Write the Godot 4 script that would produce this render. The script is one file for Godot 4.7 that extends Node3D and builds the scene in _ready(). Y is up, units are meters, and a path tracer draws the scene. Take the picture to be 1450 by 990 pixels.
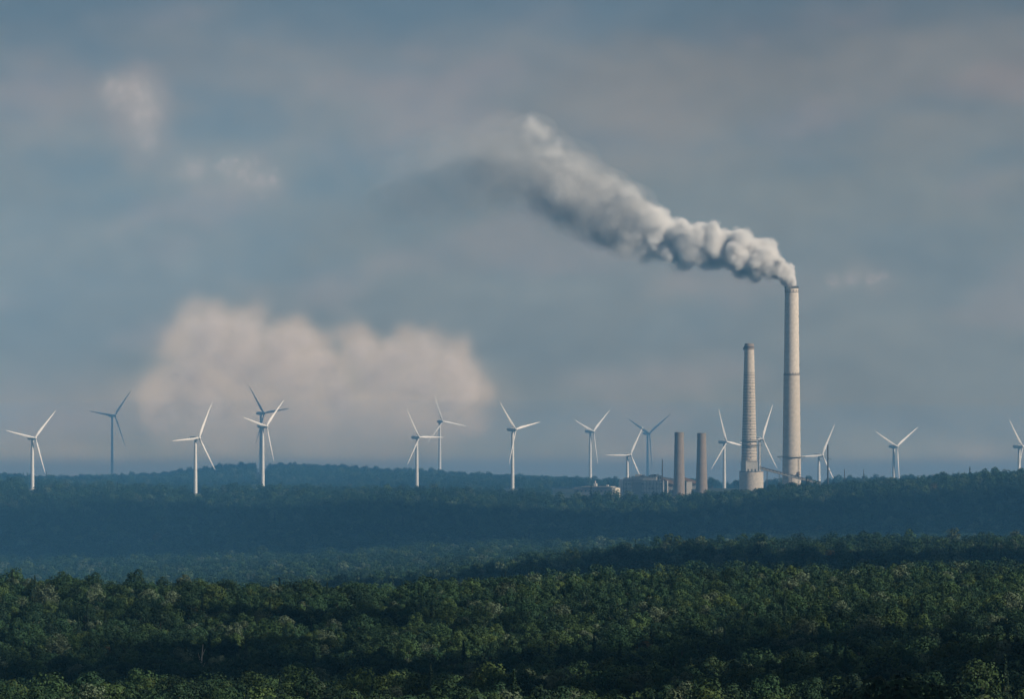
extends Node3D
# Wind turbines and a power station on a wooded plateau, seen through a long lens.
# Distances run along -z; F is the lens length in picture units, used to lay the valley out.
const F := 7778.0
const EYE := 150.0
const XS := [0.0, 120.0, 240.0, 300.0, 350.0, 480.0, 600.0, 725.0, 850.0, 960.0, 1030.0, 1100.0, 1200.0, 1300.0, 1400.0, 1450.0]
var rng := RandomNumberGenerator.new()
var rows := []            # [distance, heights at XS]
var rough := FastNoiseLite.new()
var patch := FastNoiseLite.new()
var used := {}
var sun_dir := Vector3.ZERO

func at(px: float, py: float, d: float) -> Vector3:
	return Vector3((px - 725.0) / F * d, EYE + (650.0 - py) / F * d, -d)

func numbered(called: String) -> String:
	var n: int = used.get(called, 0)
	used[called] = n + 1
	return called if n == 0 else "%s_%03d" % [called, n]

func thing(called: String, where: Vector3, label: String, category: String, group := "") -> Node3D:
	var o := Node3D.new()
	o.name = numbered(called)
	add_child(o)
	o.position = where
	o.set_meta("label", label)
	o.set_meta("category", category)
	if group != "":
		o.set_meta("group", group)
	return o

func part(called: String, mesh: Mesh, m: Material, parent: Node, where := Vector3.ZERO) -> MeshInstance3D:
	var o := MeshInstance3D.new()
	o.name = called
	o.mesh = mesh
	o.material_override = m
	o.position = where
	parent.add_child(o, true)
	return o

func paint(c: Color, rough_ := 0.85, tex: Texture2D = null, scale := 0.1) -> StandardMaterial3D:
	var m := StandardMaterial3D.new()
	m.albedo_color = c.linear_to_srgb()
	m.roughness = rough_
	m.metallic_specular = 0.3
	if tex:
		m.albedo_texture = tex
		m.uv1_triplanar = true
		m.uv1_scale = Vector3.ONE * scale
	return m

func streaks(seed_: int, low: float, freq: float) -> NoiseTexture2D:
	var n := FastNoiseLite.new()
	n.seed = seed_
	n.frequency = freq
	n.fractal_octaves = 5
	var g := Gradient.new()
	g.set_color(0, Color(low, low, low * 0.98))
	g.set_color(1, Color(1, 1, 1))
	var t := NoiseTexture2D.new()
	t.width = 256
	t.height = 256
	t.seamless = true
	t.noise = n
	t.color_ramp = g
	return t

# ---------- shapes ----------
func ring(r0: float, r1: float, h: float, y0 := 0.0, n := 32, closed := true) -> ArrayMesh:
	return lathe([Vector2(r0, y0), Vector2(r1, y0 + h)], n, closed)

func lathe(prof: Array, n := 32, closed := true) -> ArrayMesh:
	var st := SurfaceTool.new()
	st.begin(Mesh.PRIMITIVE_TRIANGLES)
	for k in prof.size() - 1:
		var a: Vector2 = prof[k]
		var b: Vector2 = prof[k + 1]
		var slope := Vector2(b.y - a.y, a.x - b.x).normalized()
		for i in n:
			var p0 := TAU * i / n
			var p1 := TAU * (i + 1) / n
			var v := []
			for q in [[a, p0], [b, p0], [b, p1], [a, p1]]:
				var ang: float = q[1]
				var pr: Vector2 = q[0]
				v.append([Vector3(pr.x * cos(ang), pr.y, pr.x * sin(ang)), Vector3(slope.x * cos(ang), slope.y, slope.x * sin(ang))])
			for t in [0, 2, 1, 0, 3, 2]:
				st.set_normal(v[t][1])
				st.add_vertex(v[t][0])
	if closed:
		for e in [[prof[0], -1.0], [prof[prof.size() - 1], 1.0]]:
			var pr: Vector2 = e[0]
			for i in n:
				var p0 := TAU * (i if e[1] > 0.0 else i + 1) / n
				var p1 := TAU * (i + 1 if e[1] > 0.0 else i) / n
				st.set_normal(Vector3(0, e[1], 0))
				st.add_vertex(Vector3(0, pr.y, 0))
				st.set_normal(Vector3(0, e[1], 0))
				st.add_vertex(Vector3(pr.x * cos(p0), pr.y, pr.x * sin(p0)))
				st.set_normal(Vector3(0, e[1], 0))
				st.add_vertex(Vector3(pr.x * cos(p1), pr.y, pr.x * sin(p1)))
	return st.commit()

func box(w: float, h: float, dp: float) -> BoxMesh:
	var b := BoxMesh.new()
	b.size = Vector3(w, h, dp)
	return b

func bar(called: String, a: Vector3, b: Vector3, w: float, h: float, m: Material, parent: Node) -> MeshInstance3D:
	var o := part(called, box(w, h, a.distance_to(b)), m, parent)
	var up := Vector3.UP if absf((b - a).normalized().y) < 0.98 else Vector3.RIGHT
	o.transform = Transform3D(Basis.looking_at(b - a, up), (a + b) / 2.0)
	return o

# ---------- terrain ----------
func set_rows() -> void:
	var raw := [
		[1500.0, 17.5, [1042.0]], [1700.0, 17.5, [1016.0]], [1850.0, 20.0, [990, 986, 980, 980, 982, 988, 984, 978, 974, 970, 966, 962, 952, 946, 940, 938]],
		[2000.0, 21.0, [968, 962, 956, 957, 958, 966, 962, 955, 948, 942, 938, 934, 922, 914, 908, 905]],
		[2250.0, 17.5, [1002, 998, 996, 995, 994, 988, 983, 974, 968, 960, 955, 948, 940, 930, 922, 918]],
		[2600.0, 17.5, [955, 952, 950, 949, 948, 945, 940, 930, 922, 912, 905, 900, 890, 884, 878, 875]],
		[2950.0, 20.0, [880, 880, 882, 883, 884, 884, 880, 875, 870, 865, 862, 858, 852, 848, 844, 843]],
		[3300.0, 22.0, [814, 818, 822, 824, 826, 828, 824, 821, 819, 818, 817, 817, 817, 817, 817, 817]],
		[3500.0, 17.5, [835, 838, 840, 841, 842, 842, 838, 830, 822, 818, 817, 816, 816, 816, 816, 816]],
		[3750.0, 17.5, [845, 845, 845, 845, 845, 840, 834, 822, 812, 806, 804, 802, 801, 800, 799, 799]],
		[4050.0, 17.5, [870, 865, 860, 858, 855, 845, 835, 825, 818, 814, 812, 812, 812, 812, 812, 812]],
		[4500.0, 17.5, [850, 845, 838, 835, 832, 822, 812, 797, 780, 769, 766, 764, 762, 761, 760, 760]],
		[4800.0, 17.5, [830, 828, 826, 824, 822, 815, 806, 795, 788, 784, 782, 780, 780, 780, 780, 780]],
		[5400.0, 17.5, [793, 793, 792, 791, 790, 785, 778, 772, 770, 768, 767, 766, 766, 766, 766, 766]],
		[5600.0, 17.5, [788, 787, 784, 782, 780, 774, 768, 761, 758, 757, 756, 756, 756, 756, 756, 756]],
		[6000.0, 20.0, [691, 695, 699, 700, 701, 701, 703, 712, 715, 715, 706, 694, 686, 681, 669, 668]],
		[6250.0, 0.0, [696, 700, 703, 704, 704, 705, 706, 710, 710, 711, 707, 704, 700, 695, 687, 684]],
		[6500.0, 0.0, [693, 697, 701, 702, 702, 704, 705, 706, 708, 710, 706, 700, 696, 692, 686, 684]],
		[6750.0, 0.0, [686, 691, 697, 698, 699, 700, 698, 694, 692, 692, 692, 692, 690, 688, 684, 682]],
		[7150.0, 13.0, [677, 675, 669, 661, 656, 659, 666, 673, 680, 686, 688, 690, 690, 690, 690, 690]],
		[7500.0, 0.0, [694.0]], [8500.0, 0.0, [700.0]], [11500.0, 0.0, [712.0]]]
	for near in [[-800.0, EYE - 30.0], [0.0, EYE - 9.0], [120.0, EYE - 26.0], [500.0, EYE - 42.0], [900.0, EYE - 56.0], [1200.0, EYE - 74.0]]:
		var hs := []
		for x in XS:
			hs.append(near[1])
		rows.append([near[0], hs])
	for r in raw:
		var hs := []
		for i in XS.size():
			var py: float = r[2][mini(i, r[2].size() - 1)]
			hs.append(EYE + (650.0 - py) / F * r[0] - r[1])
		rows.append([r[0], hs])

func across(hs: Array, u: float) -> float:
	u = clampf(u, XS[0], XS[XS.size() - 1])
	var i := 0
	while i < XS.size() - 2 and u > XS[i + 1]:
		i += 1
	var t: float = (u - XS[i]) / (XS[i + 1] - XS[i])
	var a: float = hs[maxi(i - 1, 0)]
	var b: float = hs[i]
	var c: float = hs[i + 1]
	var e: float = hs[mini(i + 2, XS.size() - 1)]
	return cubic_interpolate(b, c, a, e, t) * 0.5 + lerpf(b, c, t) * 0.5

func ground(x: float, z: float) -> float:
	var d := -z
	var u := 725.0 + x / maxf(d, 700.0) * F
	var i := 0
	while i < rows.size() - 2 and d > rows[i + 1][0]:
		i += 1
	var d0: float = rows[i][0]
	var d1: float = rows[i + 1][0]
	var t := clampf((d - d0) / (d1 - d0), 0.0, 1.0)
	var b := across(rows[i][1], u)
	var c := across(rows[i + 1][1], u)
	var y := lerpf(b, c, lerpf(t, t * t * (3.0 - 2.0 * t), 0.5))
	var wild := clampf((d - 1300.0) / 500.0, 0.0, 1.0)
	var soft := 0.35 if d > 5850.0 else 1.0
	return y + rough.get_noise_2d(x, z) * 5.0 * wild * soft

func build_ground() -> void:
	var ds := []
	var d := -800.0
	while d < 11500.0:
		ds.append(d)
		d += 100.0 if d < 1500.0 else (30.0 if d < 7400.0 else 150.0)
	var cols := 170
	var st := SurfaceTool.new()
	st.begin(Mesh.PRIMITIVE_TRIANGLES)
	st.set_smooth_group(0)
	for k in ds.size():
		var w: float = 1100.0 + 0.13 * maxf(ds[k], 0.0)
		for i in cols + 1:
			var s := 2.0 * i / cols - 1.0
			var x := s * (0.55 + 0.45 * absf(s)) * w
			st.add_vertex(Vector3(x, ground(x, -ds[k]), -ds[k]))
	for k in ds.size() - 1:
		for i in cols:
			var a := k * (cols + 1) + i
			var b := a + cols + 1
			for v in [a, b, b + 1, a, b + 1, a + 1]:
				st.add_index(v)
	st.generate_normals()
	var n := FastNoiseLite.new()
	n.seed = 11
	n.frequency = 0.012
	n.fractal_octaves = 5
	var g := Gradient.new()
	g.set_color(0, Color(0.018, 0.022, 0.012).linear_to_srgb())
	g.set_color(1, Color(0.06, 0.065, 0.03).linear_to_srgb())
	g.add_point(0.55, Color(0.03, 0.036, 0.016).linear_to_srgb())
	var t := NoiseTexture2D.new()
	t.width = 512
	t.height = 512
	t.seamless = true
	t.noise = n
	t.color_ramp = g
	var m := paint(Color.WHITE, 1.0, t, 0.004)
	m.uv1_world_triplanar = true
	var o := part("ground", st.commit(), m, self)
	o.set_meta("kind", "structure")

# ---------- trees ----------
func leaf(st: SurfaceTool, p: Vector3, n: Vector3, size: float, shade: float) -> void:
	var a := n.cross(Vector3(rng.randf() - 0.5, rng.randf() - 0.5, rng.randf() - 0.5)).normalized()
	var b := n.cross(a)
	var c := Color(shade * rng.randf_range(0.93, 1.07), shade, shade * rng.randf_range(0.9, 1.1))
	var q := [p - a * size * rng.randf_range(0.7, 1.2), p - b * size * rng.randf_range(0.4, 0.9) + n * size * 0.15, p + a * size * rng.randf_range(0.7, 1.2), p + b * size * rng.randf_range(0.4, 0.9) + n * size * 0.15]
	for t in [0, 2, 1, 0, 3, 2]:
		st.set_color(c)
		st.set_normal(n)
		st.add_vertex(q[t])

# One kind of broadleaf: lobes of leaf sprays on a crown of height h and radius r.
func crown(seed_: int, h: float, r: float, base: float, lobes: int, leaves: int, size: float, open: float) -> ArrayMesh:
	rng.seed = seed_
	var st := SurfaceTool.new()
	st.begin(Mesh.PRIMITIVE_TRIANGLES)
	var balls := []
	for i in lobes:
		var up := (i + 0.5) / lobes
		var yy := lerpf(base + r * 0.35, h - r * 0.42, up)
		var spread := r * (0.62 * sqrt(maxf(0.0, 1.0 - pow(2.0 * up - 0.75, 2.0) / 1.7)))
		var ang := i * 2.4 + rng.randf_range(-0.5, 0.5)
		var br := r * rng.randf_range(0.34, 0.54)
		balls.append([Vector3(cos(ang) * spread, yy, sin(ang) * spread), br, rng.randf_range(0.86, 1.14)])
	balls.append([Vector3(0, lerpf(base, h, 0.5), 0), r * 0.6, 1.0])
	for i in leaves:
		var b: Array = balls[rng.randi() % balls.size()]
		var dir := Vector3(rng.randfn(), rng.randfn() + 0.25, rng.randfn()).normalized()
		var rr: float = b[1] * (1.0 - open * rng.randf() * rng.randf()) * rng.randf_range(0.9, 1.1)
		var p: Vector3 = b[0] + dir * rr * Vector3(1.0, 0.82, 1.0)
		var n := (dir + Vector3(rng.randfn(), rng.randfn(), rng.randfn()) * 0.24).normalized()
		leaf(st, p, n, size * rng.randf_range(0.6, 1.25), b[2] * rng.randf_range(0.88, 1.12))
	return st.commit()

func spruce(seed_: int, h: float, r: float, leaves: int, size: float) -> ArrayMesh:
	rng.seed = seed_
	var st := SurfaceTool.new()
	st.begin(Mesh.PRIMITIVE_TRIANGLES)
	for i in leaves:
		var up := pow(rng.randf(), 1.4)
		var tier: float = fposmod(up * 11.0, 1.0)
		var ang := rng.randf() * TAU
		var reach := r * (1.0 - up) * (1.0 - 0.45 * tier) * (0.85 + 0.25 * sin(ang * 5.0 + floor(up * 11.0) * 2.0)) + 0.12
		var q := reach * sqrt(rng.randf_range(0.25, 1.0))
		var p := Vector3(cos(ang) * q, lerpf(1.6, h, up) - q * 0.25, sin(ang) * q)
		var n := (Vector3(cos(ang), 0.8, sin(ang)) + Vector3(rng.randfn(), rng.randfn(), rng.randfn()) * 0.4).normalized()
		leaf(st, p, n, size * rng.randf_range(0.6, 1.2) * (0.5 + 0.6 * (1.0 - up)), rng.randf_range(0.75, 1.2))
	return st.commit()

func tube(st: SurfaceTool, a: Vector3, b: Vector3, r0: float, r1: float, n := 6) -> void:
	var dir := (b - a).normalized()
	var s := dir.cross(Vector3(0.3, 0.1, 0.9)).normalized()
	var t := dir.cross(s)
	for i in n:
		var p0 := TAU * i / n
		var p1 := TAU * (i + 1) / n
		var n0 := s * cos(p0) + t * sin(p0)
		var n1 := s * cos(p1) + t * sin(p1)
		for v in [[a + n0 * r0, n0], [b + n0 * r1, n0], [b + n1 * r1, n1], [a + n0 * r0, n0], [b + n1 * r1, n1], [a + n1 * r0, n1]]:
			st.set_normal(v[1])
			st.add_vertex(v[0])

func trunk(seed_: int, h: float, r: float, base: float) -> ArrayMesh:
	rng.seed = seed_ + 500
	var st := SurfaceTool.new()
	st.begin(Mesh.PRIMITIVE_TRIANGLES)
	var top := Vector3(rng.randfn() * 0.3, h * 0.75, rng.randfn() * 0.3)
	tube(st, Vector3(0, -0.6, 0), top, h * 0.022, h * 0.007)
	for i in 6:
		var k := lerpf(base * 0.9, h * 0.62, i / 5.0)
		var ang := i * 2.4 + rng.randf()
		var from := Vector3(0, -0.6, 0).lerp(top, (k + 0.6) / (top.y + 0.6))
		tube(st, from, from + Vector3(cos(ang) * r * 0.6, r * 0.45, sin(ang) * r * 0.6), h * 0.009, h * 0.003, 5)
	return st.commit()

var bark: StandardMaterial3D
var leafage: StandardMaterial3D
var kinds := []          # [name, crown mesh near, trunk mesh, crown mesh far, look]

func make_kinds() -> void:
	bark = paint(Color(0.07, 0.06, 0.05), 0.95)
	leafage = paint(Color.WHITE, 0.75)
	leafage.metallic_specular = 0.25
	leafage.vertex_color_use_as_albedo = true
	var specs := [
		["oak_tree", 13.5, 5.2, 4.0, 11, 0.35, "broad rounded oak crown"],
		["maple_tree", 15.5, 4.3, 3.5, 11, 0.3, "tall oval maple crown"],
		["beech_tree", 14.0, 4.7, 3.8, 8, 0.5, "loose open beech crown"],
		["birch_tree", 12.5, 3.6, 3.2, 8, 0.55, "slender feathery birch crown"],
		["ash_tree", 16.0, 4.9, 4.5, 14, 0.4, "high lumpy ash crown"]]
	for i in specs.size():
		var s: Array = specs[i]
		var near := crown(100 + i, s[1], s[2], s[3], s[4], 1700, 0.36, s[5])
		var far := crown(200 + i, s[1], s[2], s[3], s[4], 520, 0.62, s[5])
		kinds.append([s[0], near, trunk(100 + i, s[1], s[2], s[3]), far, s[6], s[1]])
	kinds.append(["spruce_tree", spruce(150, 17.0, 3.4, 1100, 0.5), trunk(150, 17.0, 0.5, 4.0), spruce(250, 17.0, 3.4, 380, 0.85), "pointed dark spruce", 17.0])

func joined(crown_mesh: ArrayMesh, trunk_mesh: ArrayMesh) -> ArrayMesh:
	var m := ArrayMesh.new()
	m.add_surface_from_arrays(Mesh.PRIMITIVE_TRIANGLES, crown_mesh.surface_get_arrays(0))
	m.surface_set_material(0, leafage)
	m.add_surface_from_arrays(Mesh.PRIMITIVE_TRIANGLES, trunk_mesh.surface_get_arrays(0))
	m.surface_set_material(1, bark)
	return m

func tint(x: float, z: float, k: int) -> Color:
	var dark := Color(0.008, 0.024, 0.015)
	var mid := Color(0.017, 0.046, 0.020)
	var olive := Color(0.037, 0.064, 0.020)
	var pale := Color(0.055, 0.084, 0.056)
	var rust := Color(0.066, 0.054, 0.020)
	var g := patch.get_noise_2d(x, z) * 0.55 + rng.randfn() * 0.36
	var c := dark.lerp(mid, clampf(g + 0.6, 0, 1)).lerp(olive, clampf(g * 1.6 - 0.15, 0, 1))
	if k == 5:   # spruce needles, wherever a spruce stands
		c = Color(0.008, 0.022, 0.014)
	elif rng.randf() < 0.07:
		c = pale
	elif rng.randf() < 0.0015:
		c = rust
	return c * rng.randf_range(0.72, 1.3)

var clear_spots := []     # [u, distance, half-width in metres]: lines of sight kept open at turbine feet

func plant_forest() -> void:
	# the highest sight line over the canopy so far, for each column, tells which trees can be seen at all
	var step := 15.0
	var first := 1600.0
	var n_d := int((7300.0 - first) / step) + 1
	var n_u := 210
	var horizon := []
	for iu in n_u:
		var u := -320.0 + iu * 10.0
		var best := -9.0
		var line := PackedFloat32Array()
		for k in n_d:
			var d := first + k * step
			var x := (u - 725.0) / F * d
			line.append(best)
			var th := 8.0 if d < 6150.0 or d > 6900.0 else 1.0
			best = maxf(best, (ground(x, -d) + th - EYE) / d)
		horizon.append(line)
	var bands := [
		["near_forest", 1650.0, 2260.0, 9.4, "sunlit green broadleaf wood covering the lowest front ridge"],
		["dark_forest", 2260.0, 3420.0, 9.8, "dense dark green wood on the broad slope behind the front ridge"],
		["middle_forest", 3420.0, 4700.0, 9.4, "dusky teal wood on the low middle ridge before the valley"],
		["valley_forest", 4700.0, 5560.0, 8.4, "paler hazy wood along the valley floor below the long ridge"],
		["ridge_forest", 5560.0, 6170.0, 8.4, "hazy blue wood on the long ridge in front of the power station"],
		["plateau_forest", 6170.0, 6880.0, 7.6, "scattered hazy trees on the plateau around the turbine feet"],
		["far_forest", 6880.0, 7300.0, 6.4, "blue wood along the crest of the farthest ridge"]]
	var singles := []
	for band in bands:
		var lists := []
		for k in kinds.size():
			lists.append([])
		rng.seed = hash(band[0])
		var z: float = band[1]
		while z < band[2]:
			var half := (725.0 + 230.0) / F * z
			var x0 := -half
			while x0 < half:
				var d: float = z + rng.randf_range(-0.42, 0.42) * band[3]
				var x: float = x0 + rng.randf_range(-0.42, 0.42) * band[3]
				x0 += band[3]
				var k := int(rng.randf() * 5.0)
				var cl := patch.get_noise_2d(x * 1.7 + 900.0, d * 1.7)
				if rng.randf() < 0.025 + maxf(0.0, cl - 0.35) * 0.6:
					k = 5
				var sc := rng.randf_range(0.7, 1.42) * (1.12 if band[1] < 3000.0 else 1.0) * (1.0 + 0.12 * patch.get_noise_2d(x * 2.0, d * 2.0))
				if band[0] == "far_forest":
					sc *= 0.72
				var turn := rng.randf() * TAU
				var tall := rng.randf_range(0.9, 1.12)
				var c := tint(x, -d, k)
				var u: float = 725.0 + x / d * F
				var iu := clampi(int((u + 320.0) / 10.0), 0, n_u - 1)
				var kd := clampi(int((d - 10.0 - first) / step), 0, n_d - 1)
				var y := ground(x, -d)
				if (y + 17.0 * sc - EYE) / d < horizon[iu][kd] - 0.0002:
					continue
				if band[0] == "plateau_forest":
					if patch.get_noise_2d(x * 1.3 - 500.0, d * 2.2) < 0.05 or (u > 780.0 and u < 1190.0 and d < 6720.0):
						continue
					sc *= 0.7
				var open := false
				for s in clear_spots:
					if d < s[1] + 12.0 and d > s[1] - 420.0 and absf(u - s[0]) / F * d < s[2]:
						open = d > 6040.0
				if open:
					continue
				var b := Basis(Vector3.UP, turn).scaled(Vector3(sc, sc * tall, sc))
				var p := Vector3(x, y - 0.3, -d)
				var seen: bool = u > -10.0 and u < 1460.0 and 650.0 - (y + 12.0 * sc - EYE) / d * F < 988.0
				if band[0] == "near_forest" and seen and singles.size() < 300:
					singles.append([k, Transform3D(b, p), c, d])
				else:
					lists[k].append([Transform3D(b, p), c])
			z += band[3]
		var wood := Node3D.new()
		wood.name = band[0]
		add_child(wood)
		wood.set_meta("label", band[4])
		wood.set_meta("category", "forest")
		wood.set_meta("kind", "stuff")
		var total := 0
		for k in kinds.size():
			if lists[k].is_empty():
				continue
			var mm := MultiMesh.new()
			mm.transform_format = MultiMesh.TRANSFORM_3D
			mm.use_colors = true
			mm.mesh = joined(kinds[k][1] if band[1] < 3000.0 else kinds[k][3], kinds[k][2])
			mm.instance_count = lists[k].size()
			for i in lists[k].size():
				mm.set_instance_transform(i, lists[k][i][0])
				mm.set_instance_color(i, lists[k][i][1])
			total += lists[k].size()
			var o := MultiMeshInstance3D.new()
			o.name = "trees"
			o.multimesh = mm
			o.set_meta("kind", "stuff")
			wood.add_child(o, true)
		print(band[0], " ", total)
	# the trees that show largest, each a thing of its own
	var paints := {}
	for s in singles:
		var kind: Array = kinds[s[0]]
		var c: Color = s[2]
		var look := "deep green"
		if s[0] == 5:
			look = "blackish green"
		elif c.r > 0.058 and c.b < 0.028:
			look = "ochre tinged"
		elif c.b > 0.036:
			look = "pale silvery green"
		elif c.r > 0.026:
			look = "olive green"
		elif c.g < 0.030:
			look = "very dark green"
		var key := Vector3i(int(c.r * 250), int(c.g * 250), int(c.b * 250))
		if not paints.has(key):
			var m: StandardMaterial3D = leafage.duplicate()
			m.albedo_color = Color(c.r, c.g, c.b).linear_to_srgb()
			paints[key] = m
		var t := thing(kind[0], s[1].origin, "%s, %s, in the sunlit wood on the front ridge" % [kind[4], look], "tree", "%s %ss on the front ridge" % [look, String(kind[0]).replace("_", " ")])
		t.basis = s[1].basis
		part("crown", kind[1], paints[key], t)
		part("trunk", kind[2], bark, t)
	print("singles ", singles.size(), " paints ", paints.size(), " nearest ", singles[0][3], " last ", singles[singles.size() - 1][3])

# ---------- turbines ----------
var white_paint: StandardMaterial3D
var blade_mesh: ArrayMesh

func make_blade() -> void:
	# a twisted, tapering aerofoil, 1 long, along +y; the flat of the blade lies in the rotor plane
	var st := SurfaceTool.new()
	st.begin(Mesh.PRIMITIVE_TRIANGLES)
	st.set_smooth_group(0)
	var secs := [[0.0, 0.044, 0.042, 0.0], [0.05, 0.046, 0.040, 10.0], [0.12, 0.066, 0.030, 16.0], [0.2, 0.082, 0.021, 13.0], [0.32, 0.074, 0.015, 9.0], [0.5, 0.055, 0.010, 5.0], [0.7, 0.040, 0.007, 2.0], [0.88, 0.026, 0.004, 0.0], [0.97, 0.014, 0.0025, -1.0], [1.0, 0.003, 0.001, -1.0]]
	var n := 12
	for s in secs:
		var tw := deg_to_rad(s[3])
		for i in n:
			var p := TAU * i / n
			var cx: float = (cos(p) * 0.5 - 0.18) * s[1] * 0.86
			var cz: float = sin(p) * s[2] * 0.5 * (1.0 - 0.55 * cos(p + PI))
			st.add_vertex(Vector3(cx * cos(tw) - cz * sin(tw), s[0], cx * sin(tw) + cz * cos(tw) + 0.02 * s[0] * s[0]))
	for k in secs.size() - 1:
		for i in n:
			var a := k * n + i
			var b := k * n + (i + 1) % n
			for v in [a, a + n, b, b, a + n, b + n]:
				st.add_index(v)
	st.generate_normals()
	blade_mesh = st.commit()

func nacelle_mesh() -> ArrayMesh:
	# a long housing with chamfered edges, along z, front at +z
	var st := SurfaceTool.new()
	st.begin(Mesh.PRIMITIVE_TRIANGLES)
	var outline := func(w: float, h: float, drop: float) -> Array:
		var c := 0.55
		return [Vector2(-w + c, -h - drop), Vector2(w - c, -h - drop), Vector2(w, -h + c - drop), Vector2(w, h - c), Vector2(w - c, h), Vector2(-w + c, h), Vector2(-w, h - c), Vector2(-w, -h + c - drop)]
	var secs := [[4.2, 1.1, 1.1, 0.0], [3.2, 1.75, 1.75, 0.0], [0.0, 1.9, 1.95, 0.1], [-5.0, 1.8, 1.85, 0.0], [-6.6, 1.5, 1.5, -0.3]]
	for k in secs.size() - 1:
		var a: Array = outline.call(secs[k][1], secs[k][2], secs[k][3])
		var b: Array = outline.call(secs[k + 1][1], secs[k + 1][2], secs[k + 1][3])
		for i in 8:
			var j := (i + 1) % 8
			var q := [Vector3(a[i].x, a[i].y, secs[k][0]), Vector3(b[i].x, b[i].y, secs[k + 1][0]), Vector3(b[j].x, b[j].y, secs[k + 1][0]), Vector3(a[j].x, a[j].y, secs[k][0])]
			for v in [0, 2, 1, 0, 3, 2]:
				st.add_vertex(q[v])
	for e in [0, secs.size() - 1]:
		var a: Array = outline.call(secs[e][1], secs[e][2], secs[e][3])
		for i in range(1, 7):
			for v in ([0, i, i + 1] if e > 0 else [0, i + 1, i]):
				st.add_vertex(Vector3(a[v].x, a[v].y, secs[e][0]))
	st.generate_normals()
	return st.commit()

func turbine(hx: float, hy: float, tx: float, d: float, r_px: float, beta: float, phase: float, label: String) -> void:
	var r := r_px * d / F
	var b := deg_to_rad(beta)
	var hub := at(hx, hy, d)
	var axis := Vector3(sin(b), 0, cos(b))
	var over := clampf((hx - tx) / F * d / sin(b), 4.5, 8.5)
	var foot := hub - axis * over
	foot.y = ground(foot.x, foot.z) - 0.5
	var t := thing("wind_turbine", foot, label, "wind turbine", "white wind turbines on the plateau")
	t.rotation.y = b
	var up := hub.y - foot.y
	part("tower", lathe([Vector2(2.25, 0), Vector2(2.1, up * 0.3), Vector2(1.75, up * 0.7), Vector2(1.4, up - 1.7)], 28), white_paint, t)
	part("foundation", ring(4.2, 3.4, 1.0, 0.0, 24), paint(Color(0.4, 0.39, 0.37)), t)
	part("nacelle", nacelle_mesh(), white_paint, t, Vector3(0, up, over - 6.2)).scale = Vector3(1.12, 1.12, 1.15)
	var spin := part("hub", lathe([Vector2(1.5, -1.4), Vector2(1.75, -0.2), Vector2(1.6, 0.9), Vector2(1.1, 1.8), Vector2(0.15, 2.3)], 20), white_paint, t, Vector3(0, up, over))
	spin.rotation.x = PI / 2
	for i in 3:
		var bl := part("blade", blade_mesh, white_paint, t)
		bl.transform = Transform3D(Basis(Vector3(0, 0, 1), -deg_to_rad(phase + 120.0 * i)) * Basis(Vector3.UP, deg_to_rad(-6)).scaled(Vector3.ONE * r), Vector3(0, up, over))

func build_turbines() -> void:
	white_paint = paint(Color(0.72, 0.71, 0.69), 0.55, streaks(5, 0.9, 0.02), 0.05)
	make_blade()
	# hub x, hub y, tower x, distance, rotor radius, yaw, phase, label
	var list := [
		[50.7, 620.3, 46.2, 6480, 52.5, 40, 42, "wind turbine with sunlit tower at the edge of the wood, outermost from the chimneys"],
		[163.4, 588.7, 159.0, 8500, 46, 41, 38, "dim distant wind turbine standing alone behind the low end of the far ridge"],
		[282.7, 620.4, 277.0, 6364, 55, 48, 26, "bright wind turbine with one blade level and one nearly upright before the hill"],
		[378.0, 603.7, 372.3, 6580, 52, 51, 44, "bright wind turbine overlapping a taller dim one on the highest hill"],
		[374.6, 585.3, 369.6, 7260, 48.5, 46, 82, "dim wind turbine behind the highest hilltop, overlapped by a bright one"],
		[593.8, 619.4, 590.4, 6850, 45, 40, 90, "slim wind turbine with its foot in the wood, a blade reaching toward its neighbour"],
		[627.0, 597.0, 622.3, 7800, 40, 30, 100, "smallest distant wind turbine behind the far ridge, one blade pointing away level"],
		[730.6, 608.3, 725.8, 6750, 51.5, 48, 78, "bright wind turbine standing alone in the clearing below the far ridge"],
		[840.5, 611.0, 835.8, 7447, 47, 51, 50, "wind turbine behind the low building with the pale roof edge"],
		[892.7, 644.4, 888.3, 7050, 48, 40, 30, "short looking wind turbine rising behind the boiler house roof, blade level"],
		[919.5, 614.0, 917.3, 8700, 49, 43, 56, "faint grey wind turbine behind the boiler house with two raised blades"],
		[1028.8, 626.0, 1025.6, 7000, 50.5, 43, 100, "wind turbine between the twin chimneys and the banded chimney"],
		[1079.5, 621.4, 1075.2, 6900, 53, 48, 24, "wind turbine partly hidden behind the banded chimney"],
		[1164.0, 644.8, 1159.4, 7040, 50, 40, 28, "wind turbine beside the tallest chimney with one blade ending behind it"],
		[1269.8, 632.4, 1265.3, 7080, 49.5, 41, 56, "wind turbine with two blades raised like a V above the wooded rise"],
		[1447.3, 632.4, 1442.6, 6900, 51, 50, 78, "wind turbine on the highest wooded rise beyond the chimneys"]]
	for a in list:
		turbine(a[0], a[1], a[2], a[3], a[4], a[5], a[6], a[7])
		clear_spots.append([a[2], float(a[3]), 9.0])

# ---------- power station ----------
const PD := 6500.0
func m_px(px: float) -> float:
	return px / F * PD

func hole_top(t: Node3D, r: float, y: float, dark: Material) -> void:
	part("flue_mouth", ring(r, r, 0.12, y, 28), dark, t)

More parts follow.
